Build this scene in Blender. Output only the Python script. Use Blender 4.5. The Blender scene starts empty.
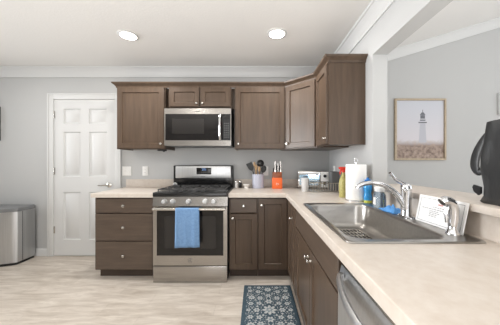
import bpy, bmesh, math, random
from mathutils import Vector, Matrix
random.seed(7)
PI = math.pi
SC = bpy.context.scene
COL = SC.collection

# ------------------------------------------------------------------ camera, world, lights
cam_d = bpy.data.cameras.new('camera'); cam = bpy.data.objects.new('camera', cam_d); COL.objects.link(cam)
cam.location = (0, 0, 1.21); cam.rotation_euler = (PI/2, 0, 0)
cam_d.sensor_width = 36; cam_d.lens = 230/500*36
cam_d.shift_x = -0.012; cam_d.shift_y = 0.001; cam_d.clip_start = 0.02
SC.camera = cam

w = bpy.data.worlds.new('world'); SC.world = w; w.use_nodes = True
bg = w.node_tree.nodes['Background']
bg.inputs[0].default_value = (0.80, 0.90, 1.0, 1); bg.inputs[1].default_value = 1.0

def area(name, loc, rot, sx, sy, power, col=(1, 1, 1)):
    d = bpy.data.lights.new(name, 'AREA'); d.shape = 'RECTANGLE'; d.size = sx; d.size_y = sy
    d.energy = power; d.color = col
    o = bpy.data.objects.new(name, d); COL.objects.link(o); o.location = loc; o.rotation_euler = rot
    return o
# daylight areas at unseen windows, added to light the room: left, rear, living-room
wl = area('window_light_left', (-4.30, 1.75, 1.6), (PI/2, 0, -PI/2), 1.8, 1.5, 40, (0.97, 0.985, 1.0)); wl.data.spread = math.radians(65)
area('window_light_rear', (0.15, -3.10, 1.35), (PI/2, 0, 0), 1.6, 2.0, 60, (1.0, 0.995, 0.99))
area('window_light_living', (4.9, 0.6, 1.6), (PI/2, 0, PI/2), 3.2, 2.0, 45, (0.99, 0.995, 1.0))
area('window_light_living_rear', (3.0, -3.10, 1.5), (PI/2, 0, 0), 2.6, 2.0, 45, (0.99, 0.995, 1.0))
# added upward fill areas brighten both ceilings; no lamp stands there
area('ceiling_fill', (-0.7, -0.5, 0.50), (PI, 0, 0), 2.4, 1.0, 105, (1.0, 0.99, 0.975))
area('ceiling_fill_living', (2.9, -0.6, 0.55), (PI, 0, 0), 2.0, 1.2, 130, (1.0, 0.99, 0.975))

SC.view_settings.view_transform = 'Standard'
SC.view_settings.look = 'None'
SC.view_settings.gamma = 1.0
SC.view_settings.use_curve_mapping = False
SC.view_settings.exposure = -0.70
SC.cycles.use_denoising = True
SC.cycles.max_bounces = 10
SC.cycles.diffuse_bounces = 6
SC.cycles.caustics_reflective = False
SC.cycles.caustics_refractive = False

# ------------------------------------------------------------------ materials
def lin(c):
    return tuple(((v/255)/12.92 if v/255 <= 0.04045 else ((v/255+0.055)/1.055)**2.4) for v in c) + (1,)

def mat(name, rgb, rough=0.5, metal=0.0, spec=0.5, var=None, vscale=(8, 8, 8), detail=4, bump=0.0, bscale=None,
        trans=0.0, ior=1.45, emit=None, estr=0.0, coat=0.0, alpha=1.0):
    m = bpy.data.materials.new(name); m.use_nodes = True
    nt = m.node_tree; b = nt.nodes['Principled BSDF']
    b.inputs['Base Color'].default_value = lin(rgb)
    b.inputs['Roughness'].default_value = rough
    b.inputs['Metallic'].default_value = metal
    b.inputs['Specular IOR Level'].default_value = spec
    b.inputs['Transmission Weight'].default_value = trans
    b.inputs['IOR'].default_value = ior
    b.inputs['Coat Weight'].default_value = coat
    b.inputs['Alpha'].default_value = alpha
    if emit:
        b.inputs['Emission Color'].default_value = lin(emit); b.inputs['Emission Strength'].default_value = estr
    if var or bump:
        tc = nt.nodes.new('ShaderNodeTexCoord'); mp = nt.nodes.new('ShaderNodeMapping')
        mp.inputs['Scale'].default_value = vscale
        nt.links.new(tc.outputs['Object'], mp.inputs['Vector'])
        n = nt.nodes.new('ShaderNodeTexNoise'); n.inputs['Scale'].default_value = 1.0
        n.inputs['Detail'].default_value = detail; n.inputs['Roughness'].default_value = 0.6
        nt.links.new(mp.outputs[0], n.inputs['Vector'])
        if var:
            r = nt.nodes.new('ShaderNodeValToRGB')
            r.color_ramp.elements[0].position = 0.3; r.color_ramp.elements[1].position = 0.7
            r.color_ramp.elements[0].color = lin(var); r.color_ramp.elements[1].color = lin(rgb)
            nt.links.new(n.outputs['Fac'], r.inputs[0]); nt.links.new(r.outputs[0], b.inputs['Base Color'])
        if bump:
            bp = nt.nodes.new('ShaderNodeBump'); bp.inputs['Strength'].default_value = bump
            bp.inputs['Distance'].default_value = 0.002
            src = n
            if bscale:
                mp2 = nt.nodes.new('ShaderNodeMapping'); mp2.inputs['Scale'].default_value = bscale
                nt.links.new(tc.outputs['Object'], mp2.inputs['Vector'])
                src = nt.nodes.new('ShaderNodeTexNoise'); src.inputs['Scale'].default_value = 1.0; src.inputs['Detail'].default_value = 3
                nt.links.new(mp2.outputs[0], src.inputs['Vector'])
            nt.links.new(src.outputs['Fac'], bp.inputs['Height']); nt.links.new(bp.outputs[0], b.inputs['Normal'])
    return m

def N(nt, t, **kw):
    n = nt.nodes.new(t)
    for k, v in kw.items(): setattr(n, k, v)
    return n

def floor_material():
    m = bpy.data.materials.new('vinyl plank floor'); m.use_nodes = True; nt = m.node_tree; b = nt.nodes['Principled BSDF']
    tc = N(nt, 'ShaderNodeTexCoord')
    br = N(nt, 'ShaderNodeTexBrick', offset=0.37, offset_frequency=2)
    br.inputs['Scale'].default_value = 1.0; br.inputs['Brick Width'].default_value = 0.92; br.inputs['Row Height'].default_value = 0.152
    br.inputs['Mortar Size'].default_value = 0.0012; br.inputs['Mortar Smooth'].default_value = 0.3
    br.inputs['Color1'].default_value = lin((216, 207, 196)); br.inputs['Color2'].default_value = lin((196, 186, 174)); br.inputs['Mortar'].default_value = lin((150, 141, 131))
    nt.links.new(tc.outputs['Object'], br.inputs['Vector'])
    mp = N(nt, 'ShaderNodeMapping'); mp.inputs['Scale'].default_value = (3.2, 17, 1)
    nt.links.new(tc.outputs['Object'], mp.inputs['Vector'])
    n = N(nt, 'ShaderNodeTexNoise'); n.inputs['Scale'].default_value = 1.0; n.inputs['Detail'].default_value = 6; n.inputs['Roughness'].default_value = 0.68
    n.inputs['Distortion'].default_value = 0.6
    nt.links.new(mp.outputs[0], n.inputs['Vector'])
    r = N(nt, 'ShaderNodeValToRGB'); e = r.color_ramp.elements
    e[0].position = 0.33; e[1].position = 0.68; e[0].color = lin((168, 154, 140)); e[1].color = lin((236, 229, 219))
    nt.links.new(n.outputs['Fac'], r.inputs[0])
    mx = N(nt, 'ShaderNodeMix', data_type='RGBA'); mx.inputs[0].default_value = 0.55
    nt.links.new(br.outputs['Color'], mx.inputs[6]); nt.links.new(r.outputs[0], mx.inputs[7])
    nt.links.new(mx.outputs[2], b.inputs['Base Color'])
    b.inputs['Roughness'].default_value = 0.42; b.inputs['Specular IOR Level'].default_value = 0.4
    return m

def crock_material():
    m = bpy.data.materials.new('patterned ceramic'); m.use_nodes = True; nt = m.node_tree; b = nt.nodes['Principled BSDF']
    tc = N(nt, 'ShaderNodeTexCoord'); sp = N(nt, 'ShaderNodeSeparateXYZ'); nt.links.new(tc.outputs['Object'], sp.inputs[0])
    at = N(nt, 'ShaderNodeMath', operation='ARCTAN2'); nt.links.new(sp.outputs[1], at.inputs[0]); nt.links.new(sp.outputs[0], at.inputs[1])
    a2 = N(nt, 'ShaderNodeMath', operation='MULTIPLY'); a2.inputs[1].default_value = 15; nt.links.new(at.outputs[0], a2.inputs[0])
    z2 = N(nt, 'ShaderNodeMath', operation='MULTIPLY'); z2.inputs[1].default_value = 190; nt.links.new(sp.outputs[2], z2.inputs[0])
    ca = N(nt, 'ShaderNodeMath', operation='COSINE'); nt.links.new(a2.outputs[0], ca.inputs[0])
    cz = N(nt, 'ShaderNodeMath', operation='COSINE'); nt.links.new(z2.outputs[0], cz.inputs[0])
    ad = N(nt, 'ShaderNodeMath', operation='ADD'); nt.links.new(ca.outputs[0], ad.inputs[0]); nt.links.new(cz.outputs[0], ad.inputs[1])
    ab = N(nt, 'ShaderNodeMath', operation='ABSOLUTE'); nt.links.new(ad.outputs[0], ab.inputs[0])
    r = N(nt, 'ShaderNodeValToRGB'); e = r.color_ramp.elements
    e[0].position = 0.25; e[1].position = 0.5; e[0].color = lin((222, 222, 226)); e[1].color = lin((158, 162, 184))
    nt.links.new(ab.outputs[0], r.inputs[0]); nt.links.new(r.outputs[0], b.inputs['Base Color']); b.inputs['Roughness'].default_value = 0.3
    return m

def print_material(h):
    # printed photograph: pale hazy sky over a brown dune-grass field
    m = bpy.data.materials.new('lighthouse print'); m.use_nodes = True; nt = m.node_tree; b = nt.nodes['Principled BSDF']
    tc = N(nt, 'ShaderNodeTexCoord'); sp = N(nt, 'ShaderNodeSeparateXYZ'); nt.links.new(tc.outputs['Object'], sp.inputs[0])
    n = N(nt, 'ShaderNodeTexNoise'); n.inputs['Scale'].default_value = 22; n.inputs['Detail'].default_value = 6; n.inputs['Roughness'].default_value = 0.75
    nt.links.new(tc.outputs['Object'], n.inputs['Vector'])
    g = N(nt, 'ShaderNodeValToRGB'); e = g.color_ramp.elements
    e[0].position = 0.35; e[1].position = 0.7; e[0].color = lin((112, 92, 82)); e[1].color = lin((192, 172, 158))
    nt.links.new(n.outputs['Fac'], g.inputs[0])
    n2 = N(nt, 'ShaderNodeMath', operation='MULTIPLY'); n2.inputs[1].default_value = 0.12; nt.links.new(n.outputs['Fac'], n2.inputs[0])
    d = N(nt, 'ShaderNodeMath', operation='SUBTRACT'); nt.links.new(sp.outputs[2], d.inputs[0]); nt.links.new(n2.outputs[0], d.inputs[1])
    f = N(nt, 'ShaderNodeMapRange'); f.inputs[1].default_value = -h/2+0.13; f.inputs[2].default_value = -h/2+0.20
    nt.links.new(d.outputs[0], f.inputs[0])
    s = N(nt, 'ShaderNodeMapRange'); s.inputs[1].default_value = -h/2+0.15; s.inputs[2].default_value = h/2
    nt.links.new(sp.outputs[2], s.inputs[0])
    sk = N(nt, 'ShaderNodeValToRGB'); e = sk.color_ramp.elements
    e[0].color = lin((212, 207, 212)); e[1].color = lin((196, 200, 209)); nt.links.new(s.outputs[0], sk.inputs[0])
    mx = N(nt, 'ShaderNodeMix', data_type='RGBA'); nt.links.new(f.outputs[0], mx.inputs[0]); nt.links.new(g.outputs[0], mx.inputs[6]); nt.links.new(sk.outputs[0], mx.inputs[7])
    nt.links.new(mx.outputs[2], b.inputs['Base Color']); b.inputs['Roughness'].default_value = 0.4
    return m

M = dict(
    wall=mat('grey wall paint', (190, 191, 191), 0.85, bump=0.15, vscale=(90, 90, 90), spec=0.2),
    ceil=mat('stippled ceiling paint', (232, 231, 229), 0.95, bump=0.7, vscale=(55, 55, 55), spec=0.1),
    white=mat('white trim paint', (212, 213, 213), 0.45, spec=0.4),
    floor=floor_material(),
    wood=mat('stained cabinet wood', (93, 77, 64), 0.32, var=(77, 63, 52), vscale=(30, 30, 2.6), detail=5, spec=0.42, bump=0.06),
    woodh=mat('stained cabinet wood cross grain', (96, 82, 71), 0.36, var=(80, 68, 59), vscale=(2.6, 38, 38), detail=5, spec=0.5, bump=0.06),
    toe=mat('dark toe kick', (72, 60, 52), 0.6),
    counter=mat('beige laminate', (211, 203, 194), 0.33, var=(200, 189, 178), vscale=(26, 26, 26), detail=6, spec=0.45),
    steel=mat('brushed stainless', (176, 172, 167), 0.27, 1.0, var=(166, 162, 157), vscale=(3, 3, 160), detail=2),
    steel2=mat('sink stainless', (178, 175, 171), 0.29, 1.0, var=(168, 165, 161), vscale=(5, 60, 60), detail=2),
    steel_bin=mat('satin bin steel', (205, 206, 207), 0.38, 1.0, var=(194, 195, 196), vscale=(120, 120, 2), detail=2),
    chrome=mat('polished chrome', (226, 227, 230), 0.07, 1.0),
    nickel=mat('brushed nickel', (205, 202, 196), 0.22, 1.0),
    black=mat('black enamel', (24, 24, 25), 0.2, spec=0.6),
    iron=mat('cast iron', (62, 62, 62), 0.42),
    glass_dark=mat('dark oven glass', (26, 24, 24), 0.07, spec=0.5),
    glass_in=mat('oven window screen', (44, 42, 41), 0.10, spec=0.5),
    plastic_black=mat('black plastic', (26, 26, 28), 0.4),
    plastic_grey=mat('grey plastic', (92, 93, 94), 0.45),
    plastic_white=mat('white plastic', (238, 238, 236), 0.35),
    knob_dark=mat('dark seam', (38, 33, 30), 0.7),
    towel=mat('blue terry cloth', (130, 164, 204), 0.95, var=(110, 146, 190), vscale=(70, 70, 70), bump=0.8, spec=0.1),
    cloth=mat('blue microfibre', (104, 160, 216), 0.9, var=(78, 136, 200), vscale=(60, 60, 60), bump=0.6, spec=0.15),
    paper=mat('paper towel', (244, 243, 241), 0.95, bump=0.5, vscale=(80, 80, 80), spec=0.1),
    card=mat('white card', (244, 244, 244), 0.6),
    ink=mat('grey ink', (160, 161, 165), 0.8),
    ink_red=mat('red ink', (208, 158, 156), 0.8),
    orange=mat('orange plastic', (232, 104, 40), 0.35),
    amber=mat('copper tinted plastic', (196, 120, 84), 0.2, trans=0.6, ior=1.3),
    red=mat('red plastic', (222, 62, 44), 0.35),
    olive=mat('yellow green liquid', (190, 182, 116), 0.3, var=(158, 152, 92), vscale=(70, 70, 70)),
    blue=mat('blue bottle', (62, 156, 214), 0.12, var=(34, 124, 194), vscale=(40, 40, 60)),
    bluecap=mat('blue bottle cap', (20, 104, 176), 0.3),
    lime=mat('lime label', (196, 204, 96), 0.4),
    clear=mat('clear plastic', (226, 236, 246), 0.08, trans=0.9, ior=1.35),
    liquid=mat('pale blue soap', (196, 218, 238), 0.08, trans=0.85, ior=1.33),
    frost=mat('frosted cup', (236, 237, 238), 0.35, trans=0.25),
    woodl=mat('light utensil wood', (190, 160, 124), 0.6, var=(160, 128, 94), vscale=(60, 60, 8)),
    oak=mat('pale oak frame', (190, 174, 152), 0.5, var=(172, 156, 134), vscale=(40, 40, 40)),
    darkframe=mat('dark frame', (58, 56, 56), 0.5),
    leather=mat('black leather', (42, 43, 44), 0.36, bump=1.0, vscale=(60, 60, 60), bscale=(26, 26, 9), spec=0.5),
    rug=mat('teal grey rug', (80, 97, 108), 0.95, var=(68, 84, 95), vscale=(90, 90, 90), bump=0.5, spec=0.1),
    rugw=mat('off white rug yarn', (200, 202, 200), 0.95, var=(168, 174, 176), vscale=(80, 80, 80), spec=0.1),
    rugm=mat('mid grey rug yarn', (138, 150, 157), 0.95, var=(120, 134, 142), vscale=(80, 80, 80), spec=0.1),
    ceramic=mat('white ceramic', (238, 236, 232), 0.25),
    crock=crock_material(),
    lamp=mat('lit lens', (255, 250, 242), 0.5, emit=(255, 247, 234), estr=14),
    digits=mat('lit digits', (150, 190, 255), 0.5, emit=(150, 190, 255), estr=1.2),
    mirror=mat('reflective oven glass', (176, 208, 230), 0.12, spec=1.0, metal=0.8),  # light-blue tint paints in the blue-white reflection on the toaster door
    tower=mat('printed tower grey', (186, 187, 196), 0.5),
    towerd=mat('printed lantern grey', (108, 110, 118), 0.5),
    lid=mat('grey lid plastic', (120, 122, 124), 0.4),
)

# ------------------------------------------------------------------ mesh helpers
class MB:
    def __init__(s): s.bm = bmesh.new(); s.mats = []
    def mi(s, m):
        if m is None: m = 0; return 0
        if m not in s.mats: s.mats.append(m)
        return s.mats.index(m)
    def faces(s, vs, fs, m=None, xf=None):
        k = s.mi(m)
        bv = [s.bm.verts.new(xf @ Vector(v) if xf else Vector(v)) for v in vs]
        for f in fs:
            try: nf = s.bm.faces.new([bv[i] for i in f]); nf.material_index = k
            except ValueError: pass
        return s
    def merge(s, b2, m=None, xf=None):
        b2.verts.index_update()
        vs = [v.co.copy() for v in b2.verts]; fs = [[v.index for v in f.verts] for f in b2.faces]
        b2.free(); return s.faces(vs, fs, m, xf)
    def box(s, x0, x1, y0, y1, z0, z1, bev=0.0, m=None, xf=None, seg=2):
        b = bmesh.new(); bmesh.ops.create_cube(b, size=1)
        for v in b.verts:
            v.co = Vector(((x0+x1)/2+v.co.x*(x1-x0), (y0+y1)/2+v.co.y*(y1-y0), (z0+z1)/2+v.co.z*(z1-z0)))
        if bev: bmesh.ops.bevel(b, geom=b.edges[:], offset=bev, segments=seg, profile=0.5, affect='EDGES')
        return s.merge(b, m, xf)
    def loft(s, loops, m=None, caps=(True, True), closed=True, xf=None):
        n = len(loops[0]); vs = [p for l in loops for p in l]; fs = []
        for i in range(len(loops)-1):
            for j in range(n if closed else n-1):
                a = i*n+j; b = i*n+(j+1) % n; fs.append((a, b, b+n, a+n))
        if caps[0]: fs.append(tuple(range(n-1, -1, -1)))
        if caps[1]: fs.append(tuple(range((len(loops)-1)*n, len(loops)*n)))
        return s.faces(vs, fs, m, xf)
    def lathe(s, prof, c=(0, 0, 0), n=24, m=None, xf=None, axis='z', caps=(True, True)):
        loops = []
        for r, z in prof:
            l = []
            for k in range(n):
                a = 2*PI*k/n; x, y = r*math.cos(a), r*math.sin(a)
                if axis == 'z': p = (c[0]+x, c[1]+y, c[2]+z)
                elif axis == 'y': p = (c[0]+x, c[1]+z, c[2]-y)   # axis runs along +y
                else: p = (c[0]+z, c[1]+x, c[2]+y)
                l.append(p)
            loops.append(l)
        return s.loft(loops, m, caps, True, xf)
    def tube(s, pts, r, n=10, m=None, flat=1.0, caps=(True, True)):
        pts = [Vector(p) for p in pts]; rs = r if isinstance(r, (list, tuple)) else [r]*len(pts)
        loops = []; up = None
        for i, p in enumerate(pts):
            d = (pts[min(i+1, len(pts)-1)]-pts[max(i-1, 0)]).normalized()
            if up is None:
                up = Vector((0, 0, 1)) if abs(d.z) < 0.9 else Vector((0, 1, 0))
            u = (up - d*up.dot(d)).normalized(); v = d.cross(u); up = u
            loops.append([p+(u*math.cos(2*PI*k/n)*flat+v*math.sin(2*PI*k/n))*rs[i] for k in range(n)])
        return s.loft(loops, m, caps)
    def ellipsoid(s, c, rx, ry, rz, m=None, n=16, xf=None):
        b = bmesh.new(); bmesh.ops.create_uvsphere(b, u_segments=n, v_segments=max(6, n//2), radius=1)
        for v in b.verts: v.co = Vector((c[0]+v.co.x*rx, c[1]+v.co.y*ry, c[2]+v.co.z*rz))
        return s.merge(b, m, xf)
    def prism(s, poly, z0, z1, m=None, xf=None):
        return s.loft([[(x, y, z0) for x, y in poly], [(x, y, z1) for x, y in poly]], m, xf=xf)
    def build(s, name, m, parent=None, loc=None, ang=38):
        if s.mats:
            pass
        bmesh.ops.recalc_face_normals(s.bm, faces=s.bm.faces[:])
        me = bpy.data.meshes.new(name); s.bm.to_mesh(me); s.bm.free()
        if s.mats:
            for k in s.mats: me.materials.append(k)
        else: me.materials.append(m)
        me.polygons.foreach_set('use_smooth', [True]*len(me.polygons))
        me.set_sharp_from_angle(angle=math.radians(ang))
        o = bpy.data.objects.new(name, me); COL.objects.link(o)
        if parent: o.parent = parent
        if loc: o.location = loc
        return o

def thing(name, label, cat, loc=(0, 0, 0), rz=0, group=None):
    o = bpy.data.objects.new(name, None); COL.objects.link(o); o.location = loc; o.rotation_euler = (0, 0, rz)
    o.empty_display_size = 0.1
    return tag(o, label, cat, group)
def tag(o, label, cat, group=None):
    o['label'] = label; o['category'] = cat
    if group: o['group'] = group
    return o
def struct(o, label=None):
    o['kind'] = 'structure'
    if label: o['label'] = label
    return o
def part_label(o, t): o['label'] = t; return o

def rrect(x0, x1, y0, y1, r, z, n=6):
    pts = []
    for cx, cy, a0 in ((x1-r, y1-r, 0), (x0+r, y1-r, PI/2), (x0+r, y0+r, PI), (x1-r, y0+r, 1.5*PI)):
        for k in range(n+1):
            a = a0+PI/2*k/n; pts.append((cx+r*math.cos(a), cy+r*math.sin(a), z))
    return pts

def cell_slab(xs, ys, mask, z0, z1, bev=0.0):
    """mask(i,j) -> bool for the cell xs[i]..xs[i+1], ys[j]..ys[j+1]; closed slab with holes."""
    b = bmesh.new(); V = {}
    def v(i, j, k):
        if (i, j, k) not in V: V[i, j, k] = b.verts.new((xs[i], ys[j], (z0, z1)[k]))
        return V[i, j, k]
    nx, ny = len(xs)-1, len(ys)-1
    on = lambda i, j: 0 <= i < nx and 0 <= j < ny and mask(i, j)
    for i in range(nx):
        for j in range(ny):
            if not on(i, j): continue
            for k in (0, 1): b.faces.new([v(i, j, k), v(i+1, j, k), v(i+1, j+1, k), v(i, j+1, k)])
            if not on(i-1, j): b.faces.new([v(i, j, 0), v(i, j+1, 0), v(i, j+1, 1), v(i, j, 1)])
            if not on(i+1, j): b.faces.new([v(i+1, j, 0), v(i+1, j+1, 0), v(i+1, j+1, 1), v(i+1, j, 1)])
            if not on(i, j-1): b.faces.new([v(i, j, 0), v(i+1, j, 0), v(i+1, j, 1), v(i, j, 1)])
            if not on(i, j+1): b.faces.new([v(i, j+1, 0), v(i+1, j+1, 0), v(i+1, j+1, 1), v(i, j+1, 1)])
    bmesh.ops.recalc_face_normals(b, faces=b.faces[:])
    if bev:
        es = [e for e in b.edges if len(e.link_faces) == 2 and abs(e.verts[0].co.z-z1) < 1e-6 and abs(e.verts[1].co.z-z1) < 1e-6
              and e.calc_face_angle(0) > 0.5]
        bmesh.ops.bevel(b, geom=es, offset=bev, segments=3, profile=0.5, affect='EDGES')
    return b

def sweep(path, prof, closed_ends=True):
    """sweep profile [(out, z)] along a 2D path with mitred corners; 'out' is to the right of travel."""
    mb = MB(); P = [Vector(p) for p in path]; loops = []
    for i, p in enumerate(P):
        ds = []
        if i > 0: ds.append((P[i]-P[i-1]).normalized())
        if i < len(P)-1: ds.append((P[i+1]-P[i]).normalized())
        ns = [Vector((d.y, -d.x)) for d in ds]
        if len(ns) == 2:
            n = (ns[0]+ns[1]).normalized(); n = n/max(0.2, n.dot(ns[0]))
        else: n = ns[0]
        loops.append([(p.x+n.x*o, p.y+n.y*o, z) for o, z in prof])
    mb.loft(loops); return mb

# ------------------------------------------------------------------ setting
WX = 0.955; WT = 0.121; BY = 3.0; CEIL = 2.44
HX = WX+WT
XL, XR, YR = -4.4, 5.0, -3.2
struct(MB().box(XL-0.1, XR+0.1, YR-0.1, BY+0.1, -0.1, 0).build('floor', M['floor']), 'pale grey beige wood-look plank floor')
struct(MB().box(XL-0.1, WX, YR-0.1, BY+0.1, CEIL, CEIL+0.08).build('ceiling', M['ceil']), 'flat stippled off-white kitchen ceiling')
mb = MB(); sl = 0.30
za, zb = CEIL+0.02, CEIL+0.02+sl*(XR+0.1-HX)
mb.loft([[(HX, YR-0.1, za), (XR+0.1, YR-0.1, zb), (XR+0.1, YR-0.1, zb+0.08), (HX, YR-0.1, za+0.08)],
         [(HX, BY+0.1, za), (XR+0.1, BY+0.1, zb), (XR+0.1, BY+0.1, zb+0.08), (HX, BY+0.1, za+0.08)]])
struct(mb.build('ceiling_vaulted', M['ceil']), 'vaulted ceiling rising to the right in the room beyond the pass-through')
mb = MB(); mb.box(XL-0.1, WX+0.06, BY, BY+0.1, 0, CEIL); mb.box(WX+0.06, XR+0.1, BY, BY+0.1, 0, 3.8)
struct(mb.build('wall_back', M['wall']), 'light grey back wall')
mb = MB()
mb.box(WX, HX, 1.884, BY, 0, CEIL+0.08); mb.box(WX, HX, YR, 1.884, 2.098, CEIL+0.08); mb.box(WX, HX, YR, 1.884, 0, 1.006)
struct(mb.build('wall_right', M['wall']), 'grey wall with pass-through opening over a half wall')
def wall_with_holes(axis, at, t, a0, a1, z1, holes):
    aa = sorted(set([a0, a1]+[h[0] for h in holes]+[h[1] for h in holes])); zz = sorted(set([0, z1]+[h[2] for h in holes]+[h[3] for h in holes]))
    def mask(i, j):
        ca, cz = (aa[i]+aa[i+1])/2, (zz[j]+zz[j+1])/2
        return not any(h[0] < ca < h[1] and h[2] < cz < h[3] for h in holes)
    b = cell_slab(aa, zz, mask, 0, t)
    for v in b.verts:
        a, z, d = v.co
        v.co = Vector((at+d, a, z)) if axis == 'x' else Vector((a, at+d, z))
    return MB().merge(b)
HL = [(0.8, 2.7, 0.8, 2.36)]
HRr = [(-0.65, 0.95, 0.35, 2.35), (1.7, 4.3, 0.5, 2.5)]
HR = [(-1.0, 2.2, 0.6, 2.6)]
struct(wall_with_holes('x', XL-0.1, 0.1, YR, BY, CEIL, HL).build('wall_left', M['wall']))
struct(wall_with_holes('y', YR-0.1, 0.1, XL-0.1, XR+0.1, 3.8, HRr).build('wall_rear', M['wall']))
struct(wall_with_holes('x', XR, 0.1, YR, BY, 3.8, HR).build('wall_living', M['wall']))
def win(n, axis, at, h):
    mb = MB(); a0, a1, z0, z1 = h
    def bx(u0, u1, v0, v1):
        if axis == 'x': mb.box(at-0.03, at+0.03, u0, u1, v0, v1)
        else: mb.box(u0, u1, at-0.03, at+0.03, v0, v1)
    t = 0.05; mid = (a0+a1)/2
    bx(a0, a0+t, z0, z1); bx(a1-t, a1, z0, z1); bx(mid-0.03, mid+0.03, z0+t, z1-t); bx(a0+t, a1-t, z0, z0+t); bx(a0+t, a1-t, z1-t, z1)
    struct(mb.build('window_%d' % n, M['white']))
win(1, 'x', XL-0.05, HL[0]); win(2, 'y', YR-0.05, HRr[0]); win(3, 'y', YR-0.05, HRr[1]); win(4, 'x', XR+0.05, HR[0])

# crown mouldings, baseboard, casing
cz = CEIL
crown = [(0, cz-0.115), (0.012, cz-0.115), (0.016, cz-0.100), (0.022, cz-0.092), (0.030, cz-0.070), (0.046, cz-0.046), (0.062, cz-0.030),
         (0.066, cz-0.022), (0.078, cz-0.018), (0.084, cz-0.001), (0, cz-0.001)]
struct(sweep([(XL, BY-0.0005), (WX-0.0005, BY-0.0005), (WX-0.0005, YR)], crown).build('trim_1', M['white'], ang=25), 'white crown moulding around the kitchen ceiling')
mb = MB(); lp = []
for X in (HX+0.001, XR):
    z0 = CEIL+0.02+sl*(X-HX)-CEIL
    lp.append([(X, BY-0.0005-o, z+z0-0.001) for o, z in crown])
mb.loft(lp); struct(mb.build('trim_2', M['white'], ang=25), 'white crown moulding sloping up the far wall under the vaulted ceiling')
DX0, DX1, DZ = -2.617, -1.832, 2.03
cs = 0.082
base_prof = [(0, 0.0005), (0.014, 0.0005), (0.014, 0.075), (0.010, 0.088), (0.004, 0.095), (0, 0.095)]
struct(sweep([(XL, BY-0.0005), (DX0-cs-0.002, BY-0.0005)], base_prof).build('baseboard_back', M['white']), 'white baseboard left of the door')
mb = MB()
mb.box(DX0-cs, DX0-0.004, BY-0.026, BY-0.0005, 0.0005, DZ+cs, 0.004); mb.box(DX1+0.004, DX1+cs, BY-0.026, BY-0.0005, 0.0005, DZ+cs, 0.004)
mb.box(DX0-0.004, DX1+0.004, BY-0.026, BY-0.0005, DZ+0.004, DZ+cs, 0.004)
mb.box(DX0-cs, DX0-cs+0.016, BY-0.032, BY-0.026, 0.0005, DZ+cs, 0.002); mb.box(DX1+cs-0.016, DX1+cs, BY-0.032, BY-0.026, 0.0005, DZ+cs, 0.002)
mb.box(DX0-cs+0.016, DX1+cs-0.016, BY-0.032, BY-0.026, DZ+cs-0.016, DZ+cs, 0.002)
struct(mb.build('trim_3', M['white']), 'white door casing')
# six-panel door
mb = MB()
xs = [0, 0.120, 0.342, 0.450, 0.685, DX1-DX0]
zs = [0.012, 0.215, 0.835, 1.03, 1.615, 1.715, 1.915, DZ]
yf = 0.0
def quad(a): mb.faces(a, [(0, 1, 2, 3)])
for i in range(5):
    for j in range(7):
        x0, x1, z0, z1 = xs[i], xs[i+1], zs[j], zs[j+1]
        if i in (1, 3) and j in (1, 3, 5):
            R = [(0, 0), (0.010, 0.014), (0.024, 0.014), (0.040, 0.003)]
            lps = [[(x0+d, y, z0+d), (x1-d, y, z0+d), (x1-d, y, z1-d), (x0+d, y, z1-d)] for d, y in R]
            mb.loft(lps, caps=(False, True))
        else: quad([(x0, 0, z0), (x1, 0, z0), (x1, 0, z1), (x0, 0, z1)])
W_ = xs[-1]
mb.faces([(0, 0, 0.012), (W_, 0, 0.012), (W_, 0, DZ), (0, 0, DZ), (0, 0.0175, 0.012), (W_, 0.0175, 0.012), (W_, 0.0175, DZ), (0, 0.0175, DZ)],
         [(0, 1, 5, 4), (1, 2, 6, 5), (2, 3, 7, 6), (3, 0, 4, 7), (4, 5, 6, 7)])
bmesh.ops.remove_doubles(mb.bm, verts=mb.bm.verts[:], dist=1e-5)
door = struct(mb.build('door_1', M['white'], loc=(DX0, BY-0.018, 0)), 'white six-panel interior door')
for z in (0.30, 1.06, 1.79):
    MB().box(-0.005, 0.014, -0.007, -0.0005, z, z+0.09, 0.002).build('hinge', M['nickel'], door)
mb = MB(); hx, hz = 0.715, 0.925
mb.lathe([(0.031, 0), (0.031, -0.006), (0.02, -0.012), (0.011, -0.014), (0.011, -0.05)], (hx, 0, hz), 20, axis='y')
mb.tube([(hx, -0.048, hz), (hx-0.03, -0.05, hz), (hx-0.075, -0.05, hz-0.004), (hx-0.115, -0.048, hz-0.002)], [0.011, 0.010, 0.008, 0.007], 10)
part_label(mb.build('door_handle', M['nickel'], door), 'satin nickel lever handle')

# ------------------------------------------------------------------ cabinets
def knob(parent, x, z, y=0.0):
    mb = MB(); mb.lathe([(0.009, 0), (0.006, -0.006), (0.006, -0.012), (0.0135, -0.016), (0.0145, -0.022), (0.010, -0.027), (0.003, -0.028)], (x, y, z), 16, axis='y')
    return mb.build('knob', M['nickel'], parent)
def shaker_mesh(w, h, t=0.02, fr=0.056, rec=0.012):
    mb = MB(); b = 0.0025
    loops = [[(0, t, 0), (w, t, 0), (w, t, h), (0, t, h)]]
    for d, y in ((0, b), (b, 0), (fr, 0), (fr+0.006, rec), (fr+0.007, rec)):
        loops.append([(d, y, d), (w-d, y, d), (w-d, y, h-d), (d, y, h-d)])
    mb.loft(loops); return mb
def slab_mesh(w, h, t=0.02):
    mb = MB(); loops = [[(0, t, 0), (w, t, 0), (w, t, h), (0, t, h)]]
    for d, y in ((0, 0.006), (0.003, 0.0015), (0.007, 0)): loops.append([(d, y, d), (w-d, y, d), (w-d, y, h-d), (d, y, h-d)])
    mb.loft(loops); return mb
def cab_door(parent, x, z, w, h, kx=None, kz=None, name='door', fr=0.056):
    o = shaker_mesh(w, h, fr=fr).build(name, M['wood'], parent, (x, -0.0205, z), ang=20)
    if kx is not None: knob(o, kx, kz)
    return o
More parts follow.
